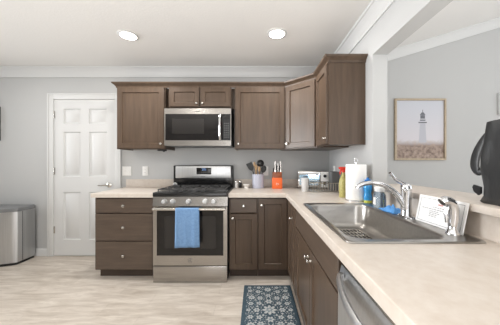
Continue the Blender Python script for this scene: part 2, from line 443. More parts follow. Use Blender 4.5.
def drawer(parent, x, z, w, h, k=True, name='drawer'):
    o = slab_mesh(w, h).build(name, M['woodh'], parent, (x, -0.0205, z), ang=20)
    if k: knob(o, w/2, h/2)
    return o
ZC = 0.855   # top of base cabinets
def base_body(parent, w, d, left_end=False):
    mb = MB(); t = 0.018
    mb.box(0, t, 0.02, d, 0.1, ZC); mb.box(w-t, w, 0.02, d, 0.1, ZC)
    mb.box(t, w-t, 0.02, d, 0.1, 0.118); mb.box(t, w-t, d-0.012, d, 0.118, ZC)
    mb.box(0, t, 0, 0.02, 0.1, ZC); mb.box(w-t, w, 0, 0.02, 0.1, ZC); mb.box(t, w-t, 0.0, 0.02, ZC-0.03, ZC); mb.box(t, w-t, 0.0, 0.02, 0.1, 0.125)
    mb.build('cabinet_body', M['wood'], parent)
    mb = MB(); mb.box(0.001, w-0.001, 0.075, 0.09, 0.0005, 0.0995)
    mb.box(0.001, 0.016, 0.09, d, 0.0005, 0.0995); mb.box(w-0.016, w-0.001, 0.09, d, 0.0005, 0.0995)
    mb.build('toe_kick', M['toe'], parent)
FY = 2.39; FX = 0.345; BD = BY-0.001-FY; RD = WX-0.001-FX
g = 0.005
# three-drawer base
t = thing('drawer_base_cabinet', 'brown three-drawer base cabinet left of the range, under short countertop', 'cabinet', (-1.668, FY, 0))
w = 0.612; base_body(t, w, BD)
for z0, z1 in ((0.694, 0.842), (0.407, 0.686), (0.112, 0.399)): drawer(t, 0.008, z0, w-0.016, z1-z0)
# narrow drawer + door base
t = thing('narrow_base_cabinet', 'narrow brown base cabinet with one drawer over a door, right of range', 'cabinet', (-0.278, FY, 0))
w = 0.297; base_body(t, w, BD); drawer(t, 0.008, 0.694, w-0.016, 0.148); cab_door(t, 0.008, 0.112, w-0.016, 0.574, 0.03, 0.53)
# corner base
CX0, CY0 = 0.020, 2.105
t = thing('corner_base_cabinet', 'brown L-shaped corner base cabinet with two full-height doors meeting at a right angle', 'cabinet', (CX0, CY0, 0))
mb = MB(); ex, ey = WX-0.001-CX0, BY-0.001-CY0; fx, fy = FX-CX0, FY-CY0
mb.prism([(0, fy), (fx, fy), (fx, 0), (ex, 0), (ex, ey), (0, ey)], 0.1, ZC); mb.build('cabinet_body', M['wood'], t)
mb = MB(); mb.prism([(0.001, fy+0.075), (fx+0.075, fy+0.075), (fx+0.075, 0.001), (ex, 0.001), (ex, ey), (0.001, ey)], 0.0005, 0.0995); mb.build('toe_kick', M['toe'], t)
w1 = fx-0.0205-0.012
o = shaker_mesh(w1, 0.73).build('door', M['wood'], t, (0.008, fy-0.0205, 0.112), ang=20); knob(o, 0.03, 0.665)
w2 = fy-0.0205-0.012
o = shaker_mesh(w2, 0.73).build('door', M['wood'], t, (fx-0.0205, fy-0.024, 0.112), ang=20); o.rotation_euler = (0, 0, -PI/2)
# narrow pull cabinet on the right run
def right_thing(name, label, cat, y1): return thing(name, label, cat, (FX, y1, 0), -PI/2)
t = right_thing('slim_base_cabinet', 'slim brown base cabinet with one tall door between corner cabinet and sink cabinet', 'cabinet', 2.104)
w = 0.216; base_body(t, w, RD); cab_door(t, 0.006, 0.112, w-0.012, 0.73, 0.03, 0.60, fr=0.05)
# sink base
t = right_thing('sink_base_cabinet', 'wide brown base cabinet with two doors under the sink', 'cabinet', 1.887)
w = 0.977; base_body(t, w, RD); drawer(t, 0.008, 0.694, w-0.016, 0.148, False, 'false_drawer_front')
hw = (w-0.016-0.004)/2
cab_door(t, 0.008, 0.112, hw, 0.574, hw-0.03, 0.515); cab_door(t, 0.008+hw+0.004, 0.112, hw, 0.574, 0.03, 0.515)
# dishwasher
t = right_thing('dishwasher', 'stainless dishwasher with bowed bar handle, right of sink cabinet', 'dishwasher', 0.907)
w = 0.600
mb = MB(); mb.box(0.004, w, 0.012, RD, 0.1, ZC-0.004); mb.box(0.02, w-0.016, 0.07, RD, 0.0005, 0.1); mb.build('body', M['plastic_black'], t)
mb = MB()
lps = []
for z, y in ((0.112, -0.022), (0.40, -0.026), (0.70, -0.024), (0.775, -0.020), (0.812, -0.010)):
    lps.append([(0.006, y, z), (w-0.002, y, z), (w-0.002, 0.011, z), (0.006, 0.011, z)])
mb.loft(lps); dd = mb.build('door', M['steel_bin'], t)
MB().box(0.006, w-0.002, -0.012, 0.011, 0.814, ZC-0.006, 0.003).build('control_panel', M['steel'], t)
mb = MB(); hp = []
for k in range(25):
    u = k/24; hp.append((0.045+u*(w-0.09), -0.030-0.048*math.sin(PI*u)**0.8, 0.785))
mb.tube(hp, 0.0115, 12, flat=1.3)
mb.box(0.037, 0.057, -0.036, -0.018, 0.772, 0.798, 0.003); mb.box(w-0.057, w-0.037, -0.036, -0.018, 0.772, 0.798, 0.003)
part_label(mb.build('handle', M['steel_bin'], t), 'bowed stainless bar handle')
t = thing('end_panel', 'brown cabinet side panel closing off the dishwasher end', 'cabinet panel', (FX, 0.286, 0))
MB().box(0, RD, 0, 0.018, 0.0005, ZC, 0.001).build('panel', M['wood'], t)

# countertops
CT0, CT1 = 0.857, 0.900
EY = 2.345; EX = 0.305
def splash(mb, x0, x1, y0, y1): mb.box(x0, x1, y0, y1, CT1-0.001, 1.0, 0.003)
mb = MB(); mb.merge(cell_slab([-1.686, -1.049], [EY, BY-0.001], lambda i, j: True, CT0, CT1, 0.006)); splash(mb, -1.686, -1.049, BY-0.02, BY-0.001)
tag(mb.build('countertop', M['counter']), 'short beige laminate countertop over the drawers, left of the range', 'countertop')
SX0, SX1, SY0, SY1 = 0.35, 0.90, 0.88, 1.75
hx0, hx1, hy0, hy1 = SX0+0.015, SX1-0.07, SY0+0.02, SY1-0.02
xs = [-0.281, EX, hx0, hx1, WX-0.001]; ys = [0.27, hy0, hy1, EY, BY-0.001]
def mk(i, j):
    if i == 0: return j == 3
    return not (i == 2 and j == 1)
mb = MB(); mb.merge(cell_slab(xs, ys, mk, CT0, CT1, 0.006))
splash(mb, -0.281, WX-0.021, BY-0.02, BY-0.001); mb.box(WX-0.02, WX-0.001, 1.884, BY-0.001, CT1-0.001, 1.0, 0.003); mb.box(WX-0.02, WX-0.001, 0.27, 1.884, CT1-0.001, 1.004)
tag(mb.build('countertop', M['counter']), 'long L-shaped beige laminate countertop holding the sink', 'countertop')
# bar ledge
mb = MB(); mb.box(0.90, 1.215, -0.6, 1.8825, 1.007, 1.041, 0.005)
tag(mb.build('bar_ledge', M['counter']), 'raised beige laminate bar ledge capping the half wall', 'ledge')

# upper cabinets
UZ0, UZ1 = 1.371, 2.095; UY = 2.675
def upper_body(parent, w, z0, d=BY-0.001-UY):
    mb = MB(); mb.box(0, w, 0, d, z0+0.012, UZ1)
    mb.box(0, 0.018, 0, d, z0, z0+0.012); mb.box(w-0.018, w, 0, d, z0, z0+0.012); mb.box(0.018, w-0.018, 0, 0.02, z0, z0+0.012)
    return mb.build('cabinet_body', M['wood'], parent)
UH = UZ1-UZ0-0.022
t = thing('wall_cabinet', 'brown single-door wall cabinet left of the microwave', 'cabinet', (-1.616, UY, 0))
w = 0.562; upper_body(t, w, UZ0); cab_door(t, 0.010, UZ0+0.010, w-0.020, UH, w-0.052, 0.05)
t = thing('wall_cabinet', 'short brown two-door wall cabinet directly above the microwave', 'cabinet', (-1.012, UY, 0))
w = 0.724; upper_body(t, w, 1.852)
MB().box(-0.038, -0.0005, 0.06, 0.08, 1.852, UZ1).build('filler_strip', M['wood'], t); MB().box(w+0.0005, w+0.037, 0.06, 0.08, 1.852, UZ1).build('filler_strip', M['wood'], t)
hw = 0.341; hh = UZ1-1.852-0.022
cab_door(t, 0.012, 1.862, hw, hh, hw-0.025, 0.035, fr=0.05); cab_door(t, 0.012+hw+0.018, 1.862, hw, hh, 0.025, 0.035, fr=0.05)
t = thing('wall_cabinet', 'brown single-door wall cabinet right of the microwave, above the utensil crock', 'cabinet', (-0.249, UY, 0))
w = 0.588; upper_body(t, w, UZ0); cab_door(t, 0.010, UZ0+0.010, w-0.022, UH, 0.035, 0.05)
RX = 0.635; RY = 2.388
t = thing('diagonal_wall_cabinet', 'diagonal corner wall cabinet whose door catches silvery light', 'cabinet', (0, 0, 0))
A = Vector((0.341, UY)); B = Vector((RX, RY)); L = (B-A).length; ang = math.atan2(B.y-A.y, B.x-A.x)
poly = [(0.341, UY), (RX, RY), (WX-0.001, RY), (WX-0.001, BY-0.001), (0.341, BY-0.001)]
MB().prism(poly, UZ0, UZ1).build('cabinet_body', M['wood'], t)
o = shaker_mesh(L-0.036, UH).build('door', M['wood'], t, ang=20)
nrm = Vector((math.sin(ang), -math.cos(ang))); p = A+(B-A).normalized()*0.018+nrm*0.0205
o.location = (p.x, p.y, UZ0+0.010); o.rotation_euler = (0, 0, ang); knob(o, 0.03, 0.05)
t = thing('wall_cabinet', 'narrow brown wall cabinet on the right wall with its wide end panel facing out', 'cabinet', (RX, RY-0.001, 0), -PI/2)
w = RY-0.001-2.005; upper_body(t, w, UZ0, WX-0.001-RX); cab_door(t, 0.012, UZ0+0.010, w-0.024, UH, w-0.054, 0.05)
# cabinet crown
kp = [(0.0005, UZ1-0.012), (0.007, UZ1-0.012), (0.010, UZ1+0.004), (0.022, UZ1+0.018), (0.036, UZ1+0.028), (0.040, UZ1+0.032), (0.044, UZ1+0.046), (0.0005, UZ1+0.046)]
kp = [(o, z) for o, z in kp]
path = [(-1.617, BY-0.002), (-1.617, UY-0.001), (0.341, UY-0.001), (RX-0.001, RY), (RX-0.001, 2.003), (WX-0.001, 2.003)]
mb = sweep(path, kp)
tag(mb.build('cabinet_crown_molding', M['wood'], ang=25), 'brown crown molding running along the tops of the wall cabinets', 'molding')

# ------------------------------------------------------------------ range
t = thing('gas_range', 'stainless gas range with black cooktop between the base cabinets', 'range', (-1.043, 2.320, 0))
w = 0.756; D = BY-0.012-2.320
mb = MB(); mb.box(0, w, 0.035, D-0.001, 0.03, 0.895)
for x in (0.05, w-0.05):
    for y in (0.08, D-0.06): mb.lathe([(0.02, 0.0005), (0.02, 0.03)], (x, y, 0), 12)
mb.build('body', M['plastic_black'], t)
mb = MB(); mb.box(0.004, w-0.004, 0, 0.034, 0.006, 0.168, 0.004); mb.build('storage_drawer', M['steel'], t)
# oven door with window
mb = MB(); x0, x1, z0, z1 = 0.004, w-0.004, 0.176, 0.770
wx0, wx1, wz0, wz1 = 0.042, w-0.042, 0.276, 0.735
b = cell_slab([x0, wx0, wx1, x1], [z0, wz0, wz1, z1], lambda i, j: not (i == 1 and j == 1), 0, 0.034)
for v in b.verts: v.co = Vector((v.co.x, v.co.z, v.co.y))
mb.merge(b); od = mb.build('oven_door', M['steel'], t)
mb = MB(); mb.loft([[(x, 0.004, z) for x, z in [(p[0], p[1]) for p in rrect(wx0, wx1, wz0, wz1, 0.012, 0)]],
                    [(x, 0.030, z) for x, z in [(p[0], p[1]) for p in rrect(wx0, wx1, wz0, wz1, 0.012, 0)]]])
part_label(mb.build('door_glass', M['glass_dark'], od), 'dark oven window glass')
mb = MB(); q = rrect(wx0+0.075, wx1-0.075, wz0+0.07, wz1-0.06, 0.02, 0); mb.loft([[(p[0], 0.0025, p[1]) for p in q], [(p[0], 0.0038, p[1]) for p in q]])
mb.build('window_screen', M['glass_in'], od)
mb = MB(); mb.tube([(0.02, -0.048, 0.752), (w/2, -0.052, 0.752), (w-0.02, -0.048, 0.752)], 0.013, 14)
for x in (0.04, w-0.04): mb.box(x-0.012, x+0.012, -0.044, 0.0005, 0.742, 0.762, 0.003)
mb.build('door_handle', M['nickel'], od)
mb = MB(); ring = [(w/2+0.022*math.cos(2*PI*k/20), -0.001, 0.236+0.010*math.sin(2*PI*k/20)) for k in range(17)]
mb.tube(ring, 0.0016, 6); mb.tube([(w/2+0.012, -0.001, 0.248), (w/2-0.004, -0.001, 0.224)], 0.0014, 6)
for k, (a, c) in enumerate(((-0.02, -0.008), (-0.005, 0.003), (0.006, 0.018))): mb.box(w/2+a, w/2+c, -0.0012, 0.0, 0.210, 0.216)
mb.build('emblem', M['plastic_grey'], od)
# control panel (sloped) with knobs
mb = MB()
mb.loft([[(0.0, -0.004, 0.776), (w, -0.004, 0.776), (w, 0.034, 0.776), (0, 0.034, 0.776)],
         [(0.0, 0.010, 0.868), (w, 0.010, 0.868), (w, 0.034, 0.868), (0, 0.034, 0.868)]])
cp = mb.build('control_panel', M['steel'], t)
for px in (164.6, 173, 188.6, 205.3, 214):
    kx = (px-152.8)/74.6*w
    mb = MB(); mb.lathe([(0.027, 0.006), (0.027, -0.006), (0.023, -0.010), (0.021, -0.030), (0.018, -0.033)], (kx, 0.002, 0.822), 20, axis='y')
    mb.box(kx-0.004, kx+0.004, -0.040, -0.028, 0.803, 0.841, 0.002)
    mb.build('knob', M['steel_bin'], cp)
# cooktop
mb = MB(); mb.box(0, w, -0.002, D-0.09, 0.896, 0.912, 0.006); mb.box(0.0, w, -0.006, 0.034, 0.8685, 0.908, 0.008)
ct = mb.build('cooktop', M['black'], t)
for bx, by, r in ((0.19, 0.15, 0.045), (0.565, 0.15, 0.05), (0.19, 0.42, 0.038), (0.565, 0.42, 0.042), (0.378, 0.29, 0.035)):
    mb = MB(); mb.lathe([(r+0.02, 0.9122), (r+0.016, 0.916), (r, 0.918), (r, 0.926), (r-0.006, 0.930), (0.004, 0.930)], (bx, by, 0), 24)
    mb.build('burner', M['iron'], ct)
for gx0, gx1 in ((0.03, 0.262), (0.266, 0.490), (0.494, 0.726)):
    mb = MB(); y0, y1 = 0.045, 0.53; r = 0.0055; zt = 0.936
    def bar(a, b): mb.tube([a, b], r, 6)
    for x in (gx0+r, gx1-r): bar((x, y0, zt), (x, y1, zt))
    for y in (y0+r, (y0+y1)/2, y1-r): bar((gx0, y, zt), (gx1, y, zt))
    for cy in (0.15, 0.42):
        cx = (gx0+gx1)/2
        for k in range(4):
            a = PI/4+k*PI/2
            bar((cx+0.025*math.cos(a), cy+0.025*math.sin(a), zt), (cx+0.105*math.cos(a)*1.0, cy+0.105*math.sin(a), zt))
        bar((gx0, cy, zt), (cx-0.03, cy, zt)); bar((cx+0.03, cy, zt), (gx1, cy, zt))
    for x in (gx0+r, gx1-r):
        for y in (y0+r, y1-r): bar((x, y, 0.9125), (x, y, zt))
    mb.build('grate', M['iron'], ct)
# backguard
mb = MB(); mb.box(0.0, w, D-0.088, D, 0.896, 1.180, 0.010); bg_ = mb.build('backguard', M['black'], t)
mb = MB(); mb.box(0.030, w-0.030, D-0.094, D-0.0875, 1.020, 1.170, 0.006); sp_ = mb.build('steel_panel', M['steel_bin'], bg_)
mb = MB(); mb.box(0.295, 0.480, D-0.0965, D-0.0935, 1.068, 1.152, 0.004); dp = mb.build('display', M['glass_dark'], bg_)
mb = MB()
for k, x in enumerate((0.362, 0.375, 0.392, 0.405)):
    mb.box(x, x+0.008, D-0.0975, D-0.0964, 1.118, 1.121); mb.box(x+0.006, x+0.008, D-0.0975, D-0.0964, 1.121, 1.137); mb.box(x, x+0.008, D-0.0975, D-0.0964, 1.137, 1.140)
mb.build('digit_readout', M['digits'], dp)
mb = MB()
for r in range(2):
    for k in range(7): mb.box(0.305+k*0.024, 0.319+k*0.024, D-0.0972, D-0.0964, 1.080+r*0.014, 1.084+r*0.014)
mb.build('buttons', M['plastic_grey'], dp)
mb = MB()
for a, c in ((0.352, 0.366), (0.369, 0.384), (0.387, 0.402)): mb.box(a, c, D-0.0948, D-0.0939, 1.036, 1.043)
mb.build('logo', M['plastic_grey'], bg_)

# towel on the oven handle
mb = MB(); RYo = 2.320; RXo = -1.043
tx0, tx1 = -1.043+0.252, -1.043+0.482
prof = []
hy, hz, rr = -0.0505, 0.752, 0.0165
prof.append((hy+rr, 0.500)); prof.append((hy+rr, 0.62)); prof.append((hy+rr, 0.752))
for k in range(1, 8): a = PI*k/8; prof.append((hy+rr*math.cos(a), hz+rr*math.sin(a)))
for k in range(13): prof.append((hy-rr-0.004*(k/12), 0.752-0.372*k/12))
nx = 24; vs = []; fs = []
for i in range(nx+1):
    u = i/nx
    for j, (y, z) in enumerate(prof):
        s = max(0, (j-9)/13)
        wv = 0.0045*math.sin(u*17+0.6)*s+0.003*math.sin(u*7+2)*s
        x = tx0+u*(tx1-tx0); x += (0.012*(u-0.5))*(s)+0.004*s
        vs.append((x, RYo+y-max(0, wv+0.002*s), z+(0.006*u*s)))
n = len(prof)
for i in range(nx):
    for j in range(n-1): fs.append((i*n+j, (i+1)*n+j, (i+1)*n+j+1, i*n+j+1))
mb.faces(vs, fs)
o = mb.build('dish_towel', M['towel']); md = o.modifiers.new('thickness', 'SOLIDIFY'); md.thickness = 0.0028; md.offset = -1
tag(o, 'blue terry dish towel draped over the oven door handle', 'towel')

# ------------------------------------------------------------------ microwave
t = thing('microwave', 'stainless over-the-range microwave with dark glass door', 'microwave', (-1.041, 2.610, 1.405))
w = 0.758; D = BY-0.002-2.610; H = 0.425
mb = MB(); mb.box(0, w, 0.030, D, 0.004, H); mb.build('body', M['plastic_black'], t)
mb = MB(); mb.box(0.02, w-0.02, 0.06, D-0.04, 0.0, 0.0038); mb.build('vent_underside', M['plastic_grey'], t)
dw = 0.665
mb = MB(); gx0, gx1, gz0, gz1 = 0.012, dw, 0.062, 0.362
b = cell_slab([0, gx0, gx1, w-0.006, w], [0, gz0, gz1, H], lambda i, j: not (j == 1 and i in (1, 2)), 0, 0.029)
for v in b.verts: v.co = Vector((v.co.x, v.co.z, v.co.y))
mb.merge(b); fr = mb.build('front_frame', M['steel'], t)
MB().box(gx0+0.001, gx1-0.001, 0.003, 0.029, gz0+0.001, gz1-0.001).build('door_glass', M['glass_dark'], t)
MB().box(gx0+0.075, gx1-0.215, 0.0015, 0.0028, gz0+0.075, gz1-0.055).build('window_screen', M['glass_in'], t)
cpn = MB().box(gx1+0.001, w-0.007, 0.003, 0.029, gz0+0.001, gz1-0.001).build('control_panel', M['plastic_black'], t)
mb = MB()
for r in range(7):
    for c in range(3): mb.box(gx1+0.014+c*0.022, gx1+0.028+c*0.022, 0.002, 0.0029, gz0+0.03+r*0.026, gz0+0.042+r*0.026)
mb.build('keypad', M['plastic_grey'], cpn)
MB().box(gx1+0.013, gx1+0.073, 0.002, 0.0029, gz1-0.052, gz1-0.022).build('display', M['glass_dark'], cpn)
mb = MB(); hp = [(dw-0.030, -0.012-0.030*math.sin(PI*k/14)**0.7, gz0+0.010+(gz1-gz0-0.02)*k/14) for k in range(15)]
mb.tube(hp, 0.015, 12); mb.box(dw-0.042, dw-0.018, -0.014, 0.0028, gz0+0.004, gz0+0.026, 0.003); mb.box(dw-0.042, dw-0.018, -0.014, 0.0028, gz1-0.026, gz1-0.004, 0.003)
part_label(mb.build('door_handle', M['chrome'], t), 'bowed bright steel pull handle')
mb = MB()
for a, c in ((0.352, 0.366), (0.369, 0.384), (0.387, 0.404)): mb.box(a, c, -0.0008, 0.0, 0.388, 0.396)
mb.build('logo', M['plastic_grey'], fr)
# small black clip under the left wall cabinet
t = thing('under_cabinet_clip', 'small black fixture fixed under the left wall cabinet beside the microwave', 'fixture', (-1.11, 2.72, 1.352))
mb = MB(); mb.box(-0.045, 0.045, -0.03, 0.03, 0.0, 0.018, 0.004); mb.lathe([(0.012, 0), (0.012, -0.010), (0.004, -0.012)], (0.02, 0, 0), 12); mb.build('housing', M['plastic_black'], t)
MB().box(-0.03, 0.03, -0.01, 0.01, 0.018, 0.0305).build('mount', M['plastic_black'], t)

# ------------------------------------------------------------------ sink and fittings
mb = MB(); bx0, bx1, by0, by1 = 0.385, 0.798, 0.925, 1.705
prof = [((SX0, SX1, SY0, SY1), 0.030, 0.9005), ((SX0+0.001, SX1-0.001, SY0+0.001, SY1-0.001), 0.030, 0.9045), ((SX0+0.006, SX1-0.006, SY0+0.006, SY1-0.006), 0.028, 0.907),
        ((SX0+0.014, SX1-0.014, SY0+0.014, SY1-0.014), 0.028, 0.9055), ((bx0-0.006, bx1+0.006, by0-0.006, by1+0.006), 0.080, 0.9055),
        ((bx0, bx1, by0, by1), 0.076, 0.902), ((bx0+0.004, bx1-0.004, by0+0.004, by1-0.004), 0.074, 0.89), ((bx0+0.012, bx1-0.012, by0+0.012, by1-0.012), 0.072, 0.775),
        ((bx0+0.020, bx1-0.020, by0+0.020, by1-0.020), 0.072, 0.752), ((bx0+0.045, bx1-0.045, by0+0.045, by1-0.045), 0.070, 0.740), ((bx0+0.12, bx1-0.12, by0+0.2, by1-0.2), 0.06, 0.737)]
mb.loft([rrect(*r, rad, z, 8) for r, rad, z in prof], caps=(False, True))
o = mb.build('sink', M['steel2'], ang=60); md = o.modifiers.new('thickness', 'SOLIDIFY'); md.thickness = 0.0012; md.offset = -1
tag(o, 'large stainless single-bowl drop-in sink set in the counter', 'sink')
# mat in the sink
t = thing('sink_grid', 'small slotted steel grid lying on the sink bottom', 'sink grid', (0.61, 1.43, 0.741))
mb = MB()
mb.loft([rrect(-0.105, 0.105, -0.17, 0.17, 0.03, 0.001), rrect(-0.105, 0.105, -0.17, 0.17, 0.03, 0.005)]); mb.build('base', M['plastic_black'], t)
mb = MB()
for k in range(9): x = -0.095+k*0.0237; mb.box(x-0.0035, x+0.0035, -0.165, 0.165, 0.005, 0.011)
for k in range(6): y = -0.16+k*0.064; mb.box(-0.1, 0.1, y-0.006, y+0.006, 0.0049, 0.0095)
mb.build('bars', M['nickel'], t)
# faucet
t = thing('kitchen_faucet', 'chrome single-lever kitchen faucet with long low spout over the sink', 'faucet', (0.848, 1.30, 0.9062))
mb = MB()
mb.loft([rrect(-0.030, 0.030, -0.06, 0.06, 0.029, 0.0), rrect(-0.030, 0.030, -0.06, 0.06, 0.029, 0.006), rrect(-0.024, 0.024, -0.045, 0.045, 0.023, 0.012)]); mb.build('base_plate', M['chrome'], t)
mb = MB(); mb.lathe([(0.030, 0.0122), (0.028, 0.020), (0.0265, 0.05), (0.026, 0.12), (0.028, 0.135), (0.029, 0.150)], n=24); mb.build('body', M['chrome'], t)
mb = MB(); mb.lathe([(0.028, 0.1503), (0.030, 0.158), (0.028, 0.174), (0.018, 0.188), (0.004, 0.192)], n=24)
mb.tube([(0.0, 0, 0.176), (-0.030, -0.002, 0.196), (-0.062, -0.005, 0.212), (-0.085, -0.008, 0.232), (-0.096, -0.009, 0.250)], [0.018, 0.015, 0.012, 0.0125, 0.010], 12, flat=0.8)
mb.build('lever_handle', M['chrome'], t)
mb = MB(); sp = []
for k in range(17):
    u = k/16; x = -0.012-0.255*u; z = 0.075+0.19*math.sin(min(1, u*1.02)*PI*0.60)**0.9*0.62+0.0*u
    sp.append((x, 0.01*u, z))
ctrl = [(-0.010, 0, 0.060), (-0.035, 0.002, 0.104), (-0.07, 0.005, 0.145), (-0.12, 0.01, 0.178), (-0.175, 0.015, 0.190), (-0.225, 0.02, 0.185), (-0.258, 0.02, 0.172), (-0.268, 0.02, 0.158)]
def smooth_path(P, n=5):
    P = [Vector(p) for p in P]; out = []
    for i in range(len(P)-1):
        p0 = P[max(i-1, 0)]; p1 = P[i]; p2 = P[i+1]; p3 = P[min(i+2, len(P)-1)]
        for k in range(n):
            s = k/n; out.append(0.5*((2*p1)+(-p0+p2)*s+(2*p0-5*p1+4*p2-p3)*s*s+(-p0+3*p1-3*p2+p3)*s**3))
    out.append(P[-1]); return out
spp = smooth_path(ctrl); mb = MB(); mb.tube(spp, [0.017-0.006*i/(len(spp)-1) for i in range(len(spp))], 14); mb.build('spout', M['chrome'], t)
# side sprayer
t = thing('side_sprayer', 'short curved chrome sprayer standing on the sink deck before the white card', 'sprayer', (0.842, 0.985, 0.9062))
mb = MB(); mb.lathe([(0.027, 0), (0.027, 0.005), (0.022, 0.012), (0.018, 0.024), (0.016, 0.032)], n=20); mb.build('base', M['chrome'], t)
mb = MB(); pth = smooth_path([(0, 0, 0.0325), (0.004, 0, 0.07), (0.003, 0, 0.108), (-0.010, 0, 0.134), (-0.032, 0, 0.142), (-0.046, 0, 0.134)])
mb.tube(pth, [0.0175+0.004*math.sin(PI*i/(len(pth)-1)) for i in range(len(pth))], 14); mb.build('spray_head', M['chrome'], t)
mb = MB(); mb.tube([(-0.022, 0, 0.115), (-0.030, 0, 0.085), (-0.026, 0, 0.050)], [0.006, 0.007, 0.005], 8); mb.build('trigger', M['chrome'], t)
# card leaning on the backsplash
P0 = Vector((0.858, 1.236, 0.9065)); P1 = Vector((0.8665, 0.962, 0.9065)); up = Vector((0.028, 0.0, 0.135)); 
t = thing('notice_card', 'white printed card leaning against the ledge behind the sprayer', 'card', tuple(P0))
e1 = (P1-P0); nn = e1.cross(up).normalized()
if nn.x > 0: nn = -nn
def card_quad(mb, u0, u1, v0, v1, off, th):
    a = [e1*u0+up*v0, e1*u1+up*v0, e1*u1+up*v1, e1*u0+up*v1]
    mb.loft([[p+nn*off for p in a], [p+nn*(off+th) for p in a]])
mb = MB(); card_quad(mb, 0, 1, 0, 1, 0, 0.003); mb.build('card', M['card'], t)
mb = MB()
for (u0, u1, v0, v1) in ((0.05, 0.95, 0.90, 0.915), (0.05, 0.95, 0.06, 0.075)): card_quad(mb, u0, u1, v0, v1, 0.0031, 0.0004)
for (u0, u1) in ((0.05, 0.058), (0.942, 0.95)): card_quad(mb, u0, u1, 0.075, 0.90, 0.0031, 0.0004)
random.seed(3)
for v, a, c in ((0.62, 0.36, 0.66), (0.54, 0.12, 0.88), (0.47, 0.30, 0.50), (0.41, 0.30, 0.52), (0.35, 0.30, 0.48), (0.29, 0.30, 0.46)):
    u = a
    while u < c:
        l = random.uniform(0.02, 0.06); card_quad(mb, u, min(c, u+l), v, v+0.025, 0.0031, 0.0004); u += l+0.012
mb.build('printed_text', M['ink'], t)
mb = MB(); card_quad(mb, 0.46, 0.56, 0.72, 0.77, 0.0031, 0.0004); mb.build('letterhead', M['ink_red'], t)

# ------------------------------------------------------------------ counter items, right side
def lathe_thing(name, label, cat, loc, parts, group=None):
    t = thing(name, label, cat, loc, group=group)
    for pn, m, prof, n in parts:
        mb = MB(); mb.lathe(prof, n=n); mb.build(pn, M[m], t)
    return t
CZ = CT1+0.0006
# paper towel holder and roll
t = thing('paper_towel_holder', 'chrome wire paper towel holder with ring top inside the white roll', 'paper towel holder', (0.825, 1.900, CZ))
mb = MB(); mb.lathe([(0.082, 0), (0.082, 0.006), (0.078, 0.009), (0.008, 0.010), (0.006, 0.012)], n=32); mb.build('base', M['chrome'], t)
mb = MB(); mb.lathe([(0.006, 0.0125), (0.006, 0.315)], n=12)
mb.tube([(0.014*math.sin(2*PI*k/20), 0, 0.330-0.0165*math.cos(2*PI*k/20)) for k in range(21)], 0.0028, 8); mb.build('post', M['chrome'], t)
o = MB(); 
prof = [(0.020, 0.0), (0.077, 0.0), (0.079, 0.003), (0.079, 0.284), (0.077, 0.287), (0.020, 0.287), (0.020, 0.0)]
o.lathe(prof, n=40, caps=(False, False)); o = o.build('paper_towel_roll', M['paper'], loc=(0.825, 1.900, CZ+0.0105))
tag(o, 'tall white paper towel roll standing at the far end of the sink', 'paper towel')
# spray bottle
t = thing('spray_bottle', 'yellow-green spray bottle with red trigger half hidden behind the paper towels', 'spray bottle', (0.792, 2.085, CZ))
mb = MB(); mb.lathe([(0.036, 0), (0.038, 0.006), (0.038, 0.13), (0.034, 0.16), (0.020, 0.195), (0.014, 0.21), (0.014, 0.225)], n=24); mb.build('bottle', M['olive'], t)
mb = MB(); mb.lathe([(0.017, 0.2252), (0.017, 0.245)], n=16); mb.box(-0.032, 0.026, -0.012, 0.012, 0.2452, 0.275, 0.006)
mb.tube([(-0.022, 0, 0.246), (-0.030, 0, 0.226), (-0.028, 0, 0.208)], 0.006, 8); mb.box(-0.042, -0.032, -0.008, 0.008, 0.255, 0.272, 0.002); mb.build('trigger_head', M['red'], t)
# blue dish soap bottle
t = thing('dish_soap_bottle', 'blue dish soap bottle with lime base next to the paper towel roll', 'bottle', (0.869, 1.787, CZ))
mb = MB(); loops = []
for z, a, b_ in ((0, 0.026, 0.024), (0.004, 0.029, 0.027), (0.022, 0.030, 0.028)): loops.append([(a*math.cos(2*PI*k/24), b_*math.sin(2*PI*k/24), z) for k in range(24)])
mb.loft(loops); mb.build('base_band', M['lime'], t)
mb = MB(); loops = []
for z, a in ((0.0222, 0.030), (0.05, 0.031), (0.075, 0.026), (0.085, 0.027), (0.11, 0.032), (0.135, 0.030), (0.152, 0.020)): loops.append([(a*math.cos(2*PI*k/24), a*0.95*math.sin(2*PI*k/24), z) for k in range(24)])
mb.loft(loops); mb.build('bottle', M['blue'], t)
mb = MB(); mb.lathe([(0.024, 0.1522), (0.024, 0.178), (0.012, 0.183), (0.010, 0.196)], n=20); mb.build('cap', M['bluecap'], t)
# clear soap bottle
t = thing('hand_soap_bottle', 'clear plastic bottle of pale blue soap with white top on the sink deck', 'bottle', (0.846, 1.575, 0.9062))
mb = MB(); mb.loft([rrect(-0.032, 0.032, -0.036, 0.036, 0.02, 0), rrect(-0.034, 0.034, -0.038, 0.038, 0.02, 0.006), rrect(-0.032, 0.032, -0.036, 0.036, 0.02, 0.085), rrect(-0.024, 0.024, -0.026, 0.026, 0.018, 0.108)]); mb.build('bottle', M['liquid'], t)
mb = MB(); mb.loft([rrect(-0.026, 0.026, -0.029, 0.029, 0.018, 0.1082), rrect(-0.028, 0.028, -0.031, 0.031, 0.018, 0.112), rrect(-0.027, 0.027, -0.030, 0.030, 0.018, 0.136), rrect(-0.02, 0.02, -0.022, 0.022, 0.016, 0.142)]); mb.build('cap', M['plastic_white'], t)
mb = MB(); mb.box(-0.0352, -0.0345, -0.016, 0.016, 0.02, 0.07); mb.build('label', M['plastic_white'], t)
